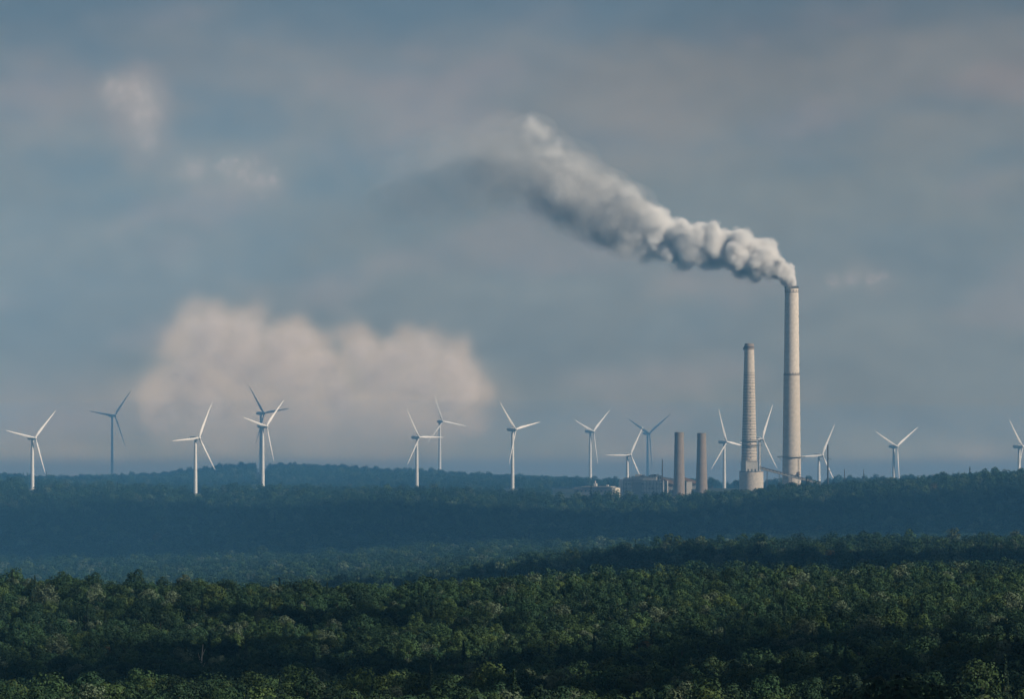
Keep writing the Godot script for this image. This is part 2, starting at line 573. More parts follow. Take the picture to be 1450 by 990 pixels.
func railing(t: Node3D, r: float, y: float, m: Material) -> MeshInstance3D:
	var deck := part("platform", lathe([Vector2(r - 1.8, 0), Vector2(r, 0), Vector2(r, 0.35), Vector2(r - 1.8, 0.35)], 32, false), m, t, Vector3(0, y, 0))
	for k in 2:
		var tor := TorusMesh.new()
		tor.inner_radius = r - 0.2
		tor.outer_radius = r - 0.05
		tor.rings = 32
		tor.ring_segments = 6
		part("rail", tor, m, deck, Vector3(0, 0.9 + 0.6 * k, 0))
	for i in 16:
		var p := TAU * i / 16
		part("rail_post", box(0.16, 1.3, 0.16), m, deck, Vector3(cos(p) * (r - 0.13), 1.0, sin(p) * (r - 0.13)))
	return deck

func build_station() -> void:
	var conc := streaks(21, 0.84, 0.03)
	var pale := paint(Color(0.68, 0.62, 0.55), 0.9, conc, 0.03)
	var grey := paint(Color(0.58, 0.525, 0.46), 0.9, conc, 0.03)
	var tan_ := paint(Color(0.27, 0.225, 0.195), 0.9, conc, 0.04)
	var band := paint(Color(0.24, 0.21, 0.185), 0.9, conc, 0.06)
	var soot := paint(Color(0.06, 0.06, 0.06), 0.95)
	var steel := paint(Color(0.11, 0.105, 0.10), 0.6, conc, 0.2)
	var rust := paint(Color(0.22, 0.15, 0.11), 0.8, conc, 0.2)
	var sheet := paint(Color(0.62, 0.60, 0.56), 0.6, conc, 0.1)
	var wall := paint(Color(0.42, 0.40, 0.37), 0.8, conc, 0.08)
	var dark_wall := paint(Color(0.22, 0.22, 0.22), 0.8, conc, 0.08)
	var glass := paint(Color(0.03, 0.035, 0.04), 0.15)
	# tallest chimney
	var p := at(1120.5, 690, PD)
	p.y = ground(p.x, p.z) - 1.0
	var foot_y := [0.0]
	var y_of := func(py: float) -> float:
		return EYE + (650.0 - py) / F * PD - foot_y[0]
	foot_y[0] = p.y
	var t := thing("chimney", p, "tallest concrete chimney, pale upper half, steam pouring from its top", "chimney", "power station chimneys")
	var yj: float = y_of.call(530.0)
	var yt: float = y_of.call(405.5)
	part("lower_shaft", lathe([Vector2(m_px(13.4), 0), Vector2(m_px(12.6), yj * 0.45), Vector2(m_px(11.4), yj)], 48), grey, t)
	part("upper_shaft", lathe([Vector2(m_px(11.0), yj), Vector2(m_px(10.2), lerpf(yj, yt, 0.6)), Vector2(m_px(9.6), yt - 1.0)], 48), pale, t)
	part("joint_ring", ring(m_px(11.75), m_px(11.75), 1.6, yj - 1.2, 48), band, t)
	for k in 7:
		var a := 0.35 + k * 0.36
		part("joint_bracket", box(0.7, 1.5, 0.7), band, t, Vector3(cos(a) * m_px(11.25), yj + 1.2, sin(a) * m_px(11.25)))
	part("top_rim", ring(m_px(10.0), m_px(10.0), 2.4, yt - 2.4, 48), soot, t)
	part("upper_ring", ring(m_px(9.95), m_px(9.95), 0.7, yt - 7.4, 48), band, t)
	for k in 14:
		var a := TAU * k / 14.0
		part("vent", box(1.0, 1.7, 1.0), band, t, Vector3(cos(a) * m_px(9.5), yt - 5.2, sin(a) * m_px(9.5))).rotation.y = -a
	hole_top(t, m_px(8.6), yt - 0.02, soot)
	railing(t, m_px(15.0), y_of.call(648.0), steel)
	for s in [-1.0, 1.0]:
		var arm := bar("outrigger", Vector3(s * m_px(12.5), y_of.call(647.5), 3), Vector3(s * m_px(21.0 if s < 0 else 19.0), y_of.call(647.0), 3), 0.5, 0.6, steel, t)
		bar("brace", Vector3(s * m_px(13.0), y_of.call(653.0), 3), Vector3(s * m_px(19.0), y_of.call(647.4), 3), 0.35, 0.35, steel, t)
		for k in 3:
			part("stanchion", box(0.25, 1.8, 0.25), steel, t, Vector3(s * m_px(14.5 + k * 2.2), y_of.call(646.2), 3))
	var lad := Vector3(m_px(9.3), 0, m_px(10.5))
	bar("ladder_rail", lad + Vector3(-0.5, 0, 0), Vector3(lad.x - 0.6, y_of.call(648.0), lad.z - 0.6), 0.3, 0.3, steel, t)
	bar("ladder_rail", lad + Vector3(0.9, 0, 0), Vector3(lad.x + 0.8, y_of.call(648.0), lad.z - 0.6), 0.3, 0.3, steel, t)
	for k in 26:
		bar("rung", Vector3(lad.x - 0.5, 2 + k * 1.9, lad.z - k * 0.022), Vector3(lad.x + 0.9, 2 + k * 1.9, lad.z - k * 0.022), 0.18, 0.18, steel, t)
	part("ladder_landing", box(6.0, 0.6, 3.6), steel, t, lad + Vector3(-0.6, y_of.call(672.5), 0.4))
	part("lift_cabin", box(2.2, 3.2, 2.0), rust, t, lad + Vector3(0.1, y_of.call(670.0), 0.9))
	for k in 9:
		var yy: float = y_of.call(632.0 - k * 23.0)
		var rr := m_px(lerpf(12.6, 10.0, k / 8.0))
		part("junction_box", box(0.9, 1.8, 0.8), steel, t, Vector3(rr * 0.985, yy, 2.0))
	# banded chimney
	p = at(1060.5, 692, PD + 60.0)
	p.y = ground(p.x, p.z) - 1.0
	foot_y[0] = p.y
	t = thing("chimney", p, "tapering concrete chimney with dark hoops on a wide drum base", "chimney", "power station chimneys")
	var yd: float = y_of.call(667.8)
	yt = y_of.call(485.0)
	var r_of := func(py: float) -> float:
		return m_px(lerpf(6.9, 11.6, (py - 490.0) / 178.0))
	part("drum", ring(m_px(17.3), m_px(17.2), yd, 0.0, 48), grey, t, Vector3(m_px(3.0), 0, 0))
	part("drum_rim", ring(m_px(17.6), m_px(17.6), 0.9, yd - 0.7, 48), band, t, Vector3(m_px(3.0), 0, 0))
	part("shaft", lathe([Vector2(r_of.call(668.0), yd - 1.0), Vector2(r_of.call(580.0) * 0.985, y_of.call(580.0)), Vector2(r_of.call(492.0), y_of.call(492.0))], 48), grey, t)
	part("cap", lathe([Vector2(m_px(7.3), y_of.call(493.5)), Vector2(m_px(7.3), y_of.call(489.0)), Vector2(m_px(6.4), y_of.call(485.5)), Vector2(m_px(6.0), yt)], 40), tan_, t)
	part("cap_ring", ring(m_px(7.5), m_px(7.5), 0.9, y_of.call(490.3), 40), soot, t)
	hole_top(t, m_px(5.0), yt - 0.02, soot)
	part("beacon_box", box(1.4, 3.0, 1.4), steel, t, Vector3(-m_px(8.0), y_of.call(492.5), 1.0))
	part("bracket", box(1.6, 0.5, 0.6), steel, t, Vector3(-m_px(7.4), y_of.call(491.0), 1.0))
	rng.seed = 77
	var hy := 527.0
	while hy < 652.0:
		part("hoop", ring(r_of.call(hy) + 0.16, r_of.call(hy) + 0.16, rng.randf_range(0.45, 0.75), y_of.call(hy), 40), band, t)
		hy += rng.randf_range(3.4, 4.6)
	for k in 16:
		part("inspection_port", box(0.9, 0.9, 0.5), steel, t, Vector3(m_px(1.5), y_of.call(648.0 - k * 6.6), r_of.call(648.0 - k * 6.6) + 0.05))
	for q in [[625.0, 12.5], [631.5, 12.5]]:
		railing(t, m_px(q[1]), y_of.call(q[0]), steel)
		bar("walkway", Vector3(m_px(10.0), y_of.call(q[0] - 0.6 - (2.0 if q[0] < 630.0 else 0.0)), 2.0), Vector3(m_px(18.5), y_of.call(q[0] - 1.0 - (2.0 if q[0] < 630.0 else 0.0)), 2.0), 2.6, 0.7, steel, t)
	for q in [13.2, 16.2]:
		bar("scaffold_leg", Vector3(m_px(q), yd, 3.0), Vector3(m_px(q), y_of.call(622.0), 3.0), 0.5, 0.5, steel, t)
	for k in 6:
		bar("scaffold_brace", Vector3(m_px(13.2), y_of.call(664.0 - 6.5 * k), 3.0), Vector3(m_px(16.2), y_of.call(658.0 - 6.5 * k), 3.0), 0.25, 0.25, steel, t)
	part("service_house", box(m_px(17.0), m_px(14.6), 9.0), sheet, t, Vector3(m_px(3.0), y_of.call(660.6), m_px(12.0)))
	part("service_roof", box(m_px(17.8), 0.7, 9.8), wall, t, Vector3(m_px(3.0), y_of.call(653.0), m_px(12.0)))
	for k in 3:
		part("service_door", box(1.6, 2.6, 0.2), steel, t, Vector3(m_px(-2.0 + 5.0 * k), y_of.call(666.0), m_px(12.0) + 4.58))
	part("side_duct", box(m_px(3.0), m_px(12.0), 4.0), wall, t, Vector3(-m_px(10.5), y_of.call(661.5), 1.0))
	bar("side_arm", Vector3(-m_px(15.0), y_of.call(654.0), 1.0), Vector3(-m_px(9.0), y_of.call(654.0), 1.0), 0.4, 0.4, steel, t)
	# twin chimneys
	for q in [[961.4, 612.2, 6.4, 8.6, "brownish concrete chimney of the twin pair, beside the boiler house"], [993.2, 613.6, 6.2, 8.8, "brownish concrete chimney of the twin pair, on the side of the banded chimney"]]:
		p = at(q[0], 706, PD - (35.0 if q[0] > 980.0 else 5.0))
		p.y = ground(p.x, p.z) - 1.0
		foot_y[0] = p.y
		t = thing("chimney", p, q[4], "chimney", "power station chimneys")
		yt = y_of.call(q[1])
		part("shaft", lathe([Vector2(m_px(q[3]), 0), Vector2(m_px(lerpf(q[3], q[2], 0.6)), yt * 0.55), Vector2(m_px(q[2]), yt - 5.5)], 40), tan_, t)
		part("sooty_cap", ring(m_px(q[2]) + 0.15, m_px(q[2]) + 0.1, 5.5, yt - 5.5, 40), band, t)
		for k in 5:
			part("hoop", ring(m_px(lerpf(q[3], q[2], 0.2 + k * 0.17)) + 0.12, m_px(lerpf(q[3], q[2], 0.2 + k * 0.17)) + 0.1, 0.5, yt * (0.22 + k * 0.165), 40), tan_, t)
		hole_top(t, m_px(q[2]) * 0.8, yt + 0.02, soot)
		part("flue_joint", box(7.0, 9.0, 6.0), dark_wall, t, Vector3(-m_px(q[3]) - 1.0, 9.0, -3.0))
	# coal conveyor
	var a0 := at(1074.0, 662.5, PD + 14.0)
	var a1 := at(1158.0, 684.5, PD + 30.0)
	a0.z = -PD + 16.0
	a1.z = -PD + 22.0
	var gp := Vector3((a0.x + a1.x) / 2, ground((a0.x + a1.x) / 2, a1.z), a1.z)
	t = thing("conveyor_gallery", gp, "long sloping enclosed conveyor running past the tallest chimney", "conveyor")
	bar("gallery", a0 - gp, a1 - gp, 3.2, 2.5, wall, t)
	bar("roof", a0 - gp + Vector3(0, 1.5, 0), a1 - gp + Vector3(0, 1.5, 0), 3.8, 0.35, rust, t)
	bar("under_beam", a0 - gp - Vector3(0, 1.6, 0), a1 - gp - Vector3(0, 1.6, 0), 3.4, 0.5, steel, t)
	for k in 5:
		var c := a0.lerp(a1, 0.12 + 0.2 * k) - gp
		var gy := ground(c.x + gp.x, c.z + gp.z) - gp.y
		if c.y - gy > 3.0:
			for s in [-1.0, 1.0]:
				bar("trestle_leg", Vector3(c.x + s * 0.8, gy - 1.0, c.z), c + Vector3(s * 0.4, -1.7, 0), 0.45, 0.45, steel, t)
	for k in 16:
		var c := a0.lerp(a1, 0.04 + 0.06 * k) - gp
		part("window", box(1.6, 0.8, 0.15), glass, t, c + Vector3(0, 0.35, 1.62)).rotation.z = -0.25
	build_halls(wall, dark_wall, sheet, steel, rust, glass, soot)

func block(t: Node3D, called: String, x0: float, x1: float, y0: float, y1: float, zf: float, dp: float, m: Material) -> MeshInstance3D:
	# a wall block between picture columns x0..x1 and rows y0 (top)..y1, its front zf metres nearer than the chimneys
	var a := at(x0, y0, PD) - t.position
	var b := at(x1, y1, PD) - t.position
	return part(called, box(b.x - a.x, a.y - b.y, dp), m, t, Vector3((a.x + b.x) / 2, (a.y + b.y) / 2, -PD + zf - dp / 2 - t.position.z))

func build_halls(wall: Material, dark_wall: Material, sheet: Material, steel: Material, rust: Material, glass: Material, soot: Material) -> void:
	var bluish := paint(Color(0.56, 0.55, 0.53), 0.7, streaks(31, 0.7, 0.03), 0.06)
	var tank_mat := paint(Color(0.66, 0.62, 0.60), 0.6)
	var metre := PD / F
	var p := at(939, 708, PD - 6)
	p.y = ground(p.x, p.z) - 1.0
	var t := thing("boiler_house", p, "large boiler house with cluttered roof, its long side in shade, beside the twin chimneys", "building")
	t.rotation.y = -0.33
	var up := func(py: float) -> float:
		return EYE + (650.0 - py) * metre - p.y
	# local blocks: name, x0, x1, bottom, top, front z, depth, material
	var blocks := [["main_hall", -50, 0, 0, up.call(681.0), 0, 19, bluish], ["upper_hall", -40, -9, up.call(681.0), up.call(675.3), -2, 13, bluish], ["upper_hall", -49.8, -40, up.call(681.0), up.call(676.6), -1, 12, bluish], ["stair_tower", -38, -27, 0, up.call(683.0), 1.0, 1.0, dark_wall], ["low_annex", -50, -36, 0, up.call(697.0), 2.0, 2.0, bluish], ["parapet", -50.3, 0.3, up.call(681.0), up.call(680.3), 0.3, 0.8, dark_wall], ["cornice", -40.3, -8.7, up.call(675.3), up.call(674.8), -1.7, 0.8, dark_wall]]
	for n in 13:
		blocks.append(["wall_column", -49.6 + n * 4.1, -49.0 + n * 4.1, 0.1, up.call(681.6), 0.4, 0.4, dark_wall])
	for n in 4:
		blocks.append(["wall_band", -49.9, -0.1, up.call(686.0 + 6.2 * n), up.call(685.4 + 6.2 * n), 0.62, 0.6, dark_wall])
	rng.seed = 41
	for n in 34:
		var wx := rng.randf_range(-48.5, -2.5)
		var wy: float = up.call(684.6 + floor(rng.randf() * 4.0) * 6.2)
		blocks.append(["window", wx, wx + rng.randf_range(0.9, 2.0), wy - 1.6, wy, 0.25, 0.2, glass])
	for n in 3:
		blocks.append(["end_window", -0.1, 0.12, up.call(687.0 + 7.0 * (n % 3)) - 1.2, up.call(687.0 + 7.0 * (n % 3)), -8.0, 1.5, glass])
	for n in 24:
		var rx := rng.randf_range(-48.0, -2.0)
		var on_upper := rx > -40.0 and rx < -9.0
		var base_y: float = up.call(675.3 if on_upper else (676.6 if rx < -40.0 else 681.0))
		blocks.append(["roof_unit", rx, rx + rng.randf_range(0.8, 2.6), base_y - 0.1, base_y + rng.randf_range(0.8, 3.4), rng.randf_range(-11, -4), rng.randf_range(1.0, 3.0), [steel, rust, sheet][n % 3]])
	for n in 13:
		blocks.append(["railing_post", -39.8 + n * 2.5, -39.65 + n * 2.5, up.call(674.8), up.call(673.4), -2.0, 0.15, steel])
	blocks.append(["railing", -39.9, -9.2, up.call(673.5), up.call(673.25), -2.0, 0.15, steel])
	blocks.append(["roof_vent", -37, -29, up.call(674.9), up.call(671.8), -6, 5, sheet])
	blocks.append(["roof_vent", -18, -13, up.call(674.9), up.call(672.6), -6, 5, rust])
	for b in blocks:
		part(b[0], box(b[2] - b[1], absf(b[4] - b[3]), b[6]), b[7], t, Vector3((b[1] + b[2]) / 2.0, (b[3] + b[4]) / 2.0, b[5] - b[6] / 2.0))
	# ducts and dust catchers between the boiler house and the twin chimneys
	p = at(965, 708, PD)
	p.y = ground(p.x, p.z) - 1.0
	t = thing("flue_duct_house", p, "sloping flue ducts and pale dust catcher houses around the twin chimney feet", "building")
	block(t, "link_building", 944, 953, 684.5, 714, -14, 16, dark_wall)
	block(t, "link_building", 967, 972, 684, 714, -14, 16, dark_wall)
	block(t, "dust_catcher", 972, 980, 682.5, 704, -6, 18, sheet)
	block(t, "hopper", 973, 979, 704, 714, -8, 12, dark_wall)
	block(t, "link_building", 980, 986.5, 685, 714, -14, 14, dark_wall)
	block(t, "front_wall", 947, 985, 703.5, 714, 12, 2, sheet)
	for n in 5:
		block(t, "plant_unit", 950 + n * 7.2, 952.4 + n * 7.2, 700.8, 704, 9 - n % 2, 2.5, [steel, rust, sheet][n % 3])
	for q in [[921.0, 673.8, 955.0, 680.2, 3.0], [934.0, 678.0, 956.0, 684.6, 4.0], [967.0, 677.5, 988.0, 684.0, 3.6], [921.0, 674.6, 938.0, 674.2, 1.6]]:
		var a := at(q[0], q[1], PD) - t.position
		var b := at(q[2], q[3], PD) - t.position
		a.z = -PD - 14.0 - t.position.z
		b.z = a.z
		bar("flue_duct", a, b, q[4], q[4], steel if q[4] < 3.5 else rust, t)
	# long low building
	p = at(845, 704, PD - 10)
	p.y = ground(p.x, p.z) - 1.0
	t = thing("low_building", p, "long low building with pale roof edge and sunlit end wall", "building")
	t.rotation.y = -0.3
	block(t, "hall", 815, 871.5, 689.8, 712, 20, 26, dark_wall)
	block(t, "roof", 826, 869, 688.6, 689.7, 21, 20, wall)
	block(t, "lower_roof", 813.5, 826, 692.0, 692.9, 22, 24, dark_wall)
	block(t, "sunlit_tone_end_bay", 871.5, 877, 691, 712, 24, 20, paint(Color(0.62, 0.57, 0.46), 0.7))  # pale warm colour carries the sunlight on the end face
	block(t, "roof_cowl", 841.5, 845.5, 684.5, 688.4, 14, 4, sheet)
	block(t, "roof_pipe", 842.9, 844.1, 681.0, 684.6, 13, 1, tank_mat)
	block(t, "roof_cowl", 860, 863, 686.5, 688.4, 14, 3, sheet)
	for k in 9:
		block(t, "window", 819 + k * 5.8, 821.6 + k * 5.8, 694.5, 696.5, 20.2, 0.4, glass)
	# storage tank
	p = at(880, 704, PD + 30)
	p.y = ground(p.x, p.z)
	t = thing("storage_tank", p, "pale domed storage tank between the low building and the boiler house", "tank")
	var top := at(880, 681, PD + 30).y - p.y
	part("shell", ring(m_px(4.0), m_px(4.0), top, 0, 28), tank_mat, t)
	part("dome", lathe([Vector2(m_px(4.0), top), Vector2(m_px(3.4), top + 1.1), Vector2(m_px(1.8), top + 2.0), Vector2(0.1, top + 2.3)], 28), tank_mat, t)
	# poles and masts
	var wood := paint(Color(0.055, 0.05, 0.05), 0.9)
	for q in [[937.6, 650.5, 1.1, 6470.0, "dark lattice mast in front of the boiler house end wall", true], [1171.7, 629.5, 1.35, 6380.0, "tall dark pole with short side arms beside the last chimney turbine", true], [1195.2, 664.5, 0.8, 6400.0, "bare dark pole on the rise, the one on the side of the chimneys", false], [1222.4, 664.5, 0.7, 6400.0, "bare dark pole on the rise, the one toward the V bladed turbine", false]]:
		p = at(q[0], 700, q[3])
		p.y = ground(p.x, p.z) - 0.5
		t = thing("pole", p, q[4], "pole", "dark poles round the power station")
		var hgt: float = at(0, q[1], q[3]).y - p.y
		part("shaft", ring(q[2] * 0.85, q[2] * 0.55, hgt, 0, 10), wood, t)
		if q[5]:
			for k in 2:
				var ay := hgt * (0.72 - 0.24 * k)
				bar("arm", Vector3(0, ay, 0), Vector3(m_px(5.0) if q[0] > 1000.0 else m_px(1.8), ay - 1.4, 0), 0.4, 0.4, wood, t)
				bar("stay", Vector3(0, ay + 2.4, 0), Vector3(m_px(2.5) if q[0] > 1000.0 else -m_px(1.8), ay - 0.4, 0), 0.25, 0.25, wood, t)

# ---------- steam ----------
func droplets(n: int, r: float, seed_: int, edge: float, m: Material) -> ArrayMesh:
	# a ball of vapour one metre in radius: n droplets, thinning outward
	rng.seed = seed_
	var v := PackedVector3Array()
	var nn := PackedVector3Array()
	var ix := PackedInt32Array()
	var axes := [Vector3.RIGHT, Vector3.UP, Vector3.BACK, Vector3.LEFT, Vector3.DOWN, Vector3.FORWARD]
	var faces := [0, 1, 2, 1, 3, 2, 3, 4, 2, 4, 0, 2, 1, 0, 5, 3, 1, 5, 4, 3, 5, 0, 4, 5]
	for i in n:
		var dir := Vector3(rng.randfn(), rng.randfn(), rng.randfn()).normalized()
		var p := dir * pow(rng.randf(), edge)
		var turn := Basis(Vector3(rng.randfn(), rng.randfn(), rng.randfn()).normalized(), rng.randf() * TAU)
		for a in axes:
			var q: Vector3 = turn * a
			v.append(p + q * r)
			nn.append(q)
		for f in faces.size() / 3:
			ix.append(i * 6 + faces[f * 3])
			ix.append(i * 6 + faces[f * 3 + 2])
			ix.append(i * 6 + faces[f * 3 + 1])
	var arr := []
	arr.resize(Mesh.ARRAY_MAX)
	arr[Mesh.ARRAY_VERTEX] = v
	arr[Mesh.ARRAY_NORMAL] = nn
	arr[Mesh.ARRAY_INDEX] = ix
	var mesh := ArrayMesh.new()
	mesh.add_surface_from_arrays(Mesh.PRIMITIVE_TRIANGLES, arr)
	mesh.surface_set_material(0, m)
	return mesh

func puffs(called: String, mesh: Mesh, places: Array, parent: Node) -> void:
	var mm := MultiMesh.new()
	mm.transform_format = MultiMesh.TRANSFORM_3D
	mm.mesh = mesh
	mm.instance_count = places.size()
	for i in places.size():
		mm.set_instance_transform(i, places[i])
	var o := MultiMeshInstance3D.new()
	o.name = called
	o.multimesh = mm
	o.set_meta("kind", "stuff")
	parent.add_child(o, true)

func ball_at(p: Vector3, r: float) -> Transform3D:
	return Transform3D(Basis(Vector3(rng.randfn(), rng.randfn(), rng.randfn()).normalized(), rng.randf() * TAU).scaled(Vector3.ONE * r), p)

func build_steam() -> void:
	var m := paint(Color(0.985, 0.985, 0.985), 1.0)
	m.metallic_specular = 0.0


	var firm := droplets(8000, 0.0064, 901, 0.36, m)
	var thin := droplets(6000, 0.0042, 902, 0.55, m)
	# x, y, radius, share of light stopped in a puff, droplet size
	var path := [[1121.0, 402.0, 10.5], [1115.0, 390.0, 17.0], [1103.0, 380.0, 23.5], [1087.0, 368.0, 33.0], [1068.0, 365.0, 34.0], [1040.0, 357.0, 35.0], [1010.0, 349.0, 37.0], [975.0, 341.0, 40.0], [938.0, 333.0, 43.0], [900.0, 320.0, 48.0], [855.0, 298.0, 55.0], [810.0, 268.0, 62.0], [760.0, 244.0, 62.0], [700.0, 236.0, 66.0], [630.0, 252.0, 74.0], [560.0, 282.0, 64.0]]
	rng.seed = 9
	var spots := []
	var total := 0
	for i in path.size() - 1:
		var a: Array = path[i]
		var b: Array = path[i + 1]
		var n := 18 if i < 9 else 22
		for k in n:
			var t := rng.randf()
			var r: float = lerpf(a[2], b[2], t)
			var ang := rng.randf() * TAU
			var off := sqrt(rng.randf()) * 0.68
			var age := (i + t) / (path.size() - 1.0)
			var px: float = lerpf(a[0], b[0], t) + cos(ang) * r * off * 0.6
			var py: float = lerpf(a[1], b[1], t) + sin(ang) * r * off
			var pr: float = r * rng.randf_range(0.3, 0.55)
			if i == 0:
				pr = r * 0.7
				px = lerpf(a[0], b[0], t)
			var c := at(px, py, PD)
			c.z += rng.randf_range(-1.0, 1.0) * m_px(r) * sqrt(1.0 - off * off)
			spots.append([c, m_px(pr), age])
	spots.append([at(752, 186, PD), m_px(24.0), 0.7])
	spots.append([at(766, 188, PD), m_px(15.0), 0.68])
	var plume := Node3D.new()
	plume.name = "steam_plume"
	add_child(plume)
	plume.set_meta("label", "white steam plume drifting from the top of the tallest chimney")
	plume.set_meta("category", "steam")
	plume.set_meta("kind", "stuff")
	var near := []
	var far := []
	rng.seed = 19
	for s in spots:
		var r: float = s[1]
		var age: float = s[2]
		if age > 0.6:
			var dense := lerpf(0.3, 0.04, smoothstep(0.6, 0.92, age))
			fog_ball("wisp", s[0], Vector3.ONE * 2.7 * r * Vector3(rng.randf_range(1.0, 1.5), rng.randf_range(0.7, 1.1), 1.0), dense / (2.6 * r), Color(0.93, 0.94, 0.95), plume).rotation.z = rng.randf_range(-0.6, 0.2)
		if age > 0.86:
			continue
		# each puff is itself a cluster of smaller ones
		var count := int(lerpf(34.0, 40.0, age) * (1.0 - smoothstep(0.6, 0.86, age)))
		for k in count:
			var dir := Vector3(rng.randfn(), rng.randfn(), rng.randfn()).normalized()
			var p: Vector3 = s[0] + dir * r * rng.randf_range(0.3, 0.82)
			var q := minf(r * rng.randf_range(0.2, 0.46), 13.0)
			if rng.randf() < smoothstep(0.42, 0.72, age):
				far.append(ball_at(p, q * 1.25))
			else:
				near.append(ball_at(p, q))
		if age < 0.55:
			for k in 3:
				near.append(ball_at(s[0], minf(r * 0.8, 15.0)))
	puffs("dense_steam", firm, near, plume)
	puffs("thin_steam", thin, far, plume)
	print("puffs ", near.size(), " ", far.size())

# ---------- sky ----------
var soft_noise := FastNoiseLite.new()
func blob(x: float, y: float, cx: float, cy: float, rx: float, ry: float, edge: float) -> float:
	var q := sqrt(pow((x - cx) / rx, 2.0) + pow((y - cy) / ry, 2.0))
	return 1.0 - smoothstep(1.0 - edge, 1.0 + edge, q)

func air(y: float) -> Color:
	# clear evening air: warm and pale at the horizon, slate overhead
	var stops := [[-2500.0, Color(0.125, 0.145, 0.165)], [-300.0, Color(0.150, 0.140, 0.120)], [20.0, Color(0.172, 0.135, 0.092)], [110.0, Color(0.205, 0.155, 0.098)], [260.0, Color(0.230, 0.194, 0.124)], [400.0, Color(0.238, 0.211, 0.148)], [510.0, Color(0.234, 0.204, 0.138)], [600.0, Color(0.255, 0.215, 0.138)], [655.0, Color(0.360, 0.270, 0.125)], [9000.0, Color(0.360, 0.270, 0.125)]]
	var i := 0
	while i < stops.size() - 2 and y > stops[i + 1][0]:
		i += 1
	var a: Color = stops[i][1]
	return Color(1.06, 1.0, 0.97) * a.lerp(stops[i + 1][1], clampf((y - stops[i][0]) / (stops[i + 1][0] - stops[i][0]), 0.0, 1.0))

func sky_color(x: float, y: float) -> Color:
	# x, y: picture units; thin darker and paler layers in the air
	var base := air(y)
	var n1 := soft_noise.get_noise_2d(x * 0.55, y * 1.6)
	var n2 := soft_noise.get_noise_2d(x * 0.8 + 4000.0, y * 2.4)
	var n3 := soft_noise.get_noise_2d(x * 0.6 - 3000.0, y * 1.9 + 700.0)
	var n4 := soft_noise.get_noise_2d(x * 2.2 + 100.0, y * 5.0 - 700.0)
	var high := smoothstep(560.0, 120.0, y)
	var c := base * lerpf(0.95, 1.10, clampf(0.4 + n1 * 1.4 + n4 * 0.5, 0.0, 1.0))
	c = c.lerp(base * Color(0.68, 0.80, 1.0), clampf(n2 * 1.6 + n4 * 0.4, 0.0, 0.7) * (0.25 + 0.75 * high))
	c = c.lerp(base * Color(1.5, 1.27, 1.32), clampf(n3 * 1.2 - 0.14 + n4 * 0.3, 0.0, 0.42))
	c = c.lerp(Color(0.090, 0.086, 0.078), smoothstep(85.0, -5.0, y + n1 * 60.0) * 0.85 * smoothstep(-700.0, -150.0, y))
	c *= 1.0 + 0.10 * soft_noise.get_noise_2d(x * 5.0 - 900.0, y * 9.0) + 0.05 * n4
	return c

# heaps of the low cumulus bank: x, y, radius in picture units
const HEAPS := [[262.0, 545.0, 44.0], [285.0, 492.0, 50.0], [300.0, 468.0, 36.0], [345.0, 478.0, 42.0], [330.0, 530.0, 60.0], [398.0, 500.0, 42.0], [425.0, 485.0, 30.0], [405.0, 555.0, 58.0], [450.0, 525.0, 44.0], [470.0, 565.0, 46.0],
		[508.0, 500.0, 32.0], [535.0, 540.0, 44.0], [560.0, 510.0, 36.0], [598.0, 500.0, 36.0], [590.0, 555.0, 52.0], [640.0, 528.0, 42.0], [662.0, 555.0, 30.0], [645.0, 585.0, 44.0], [235.0, 585.0, 40.0], [300.0, 590.0, 55.0]]

func bank_haze(x: float, y: float) -> float:
	# the soft vapour behind and between the billows of the bank
	var xx := x + soft_noise.get_noise_2d(x * 5.0, y * 5.0) * 26.0
	var yy := y + soft_noise.get_noise_2d(x * 5.0 + 900.0, y * 5.0 + 900.0) * 26.0
	var a := 0.0
	for h in HEAPS:
		a = maxf(a, blob(xx, yy, h[0], h[1], h[2] * 1.12, h[2] * 1.12, 0.3))
	a = maxf(a, 0.8 * blob(xx, yy, 440.0, 580.0, 240.0, 80.0, 0.4))
	return a * smoothstep(690.0, 590.0, y) * clampf(0.92 + 0.5 * soft_noise.get_noise_2d(x * 2.6 + 50.0, y * 2.6), 0.3, 1.0)

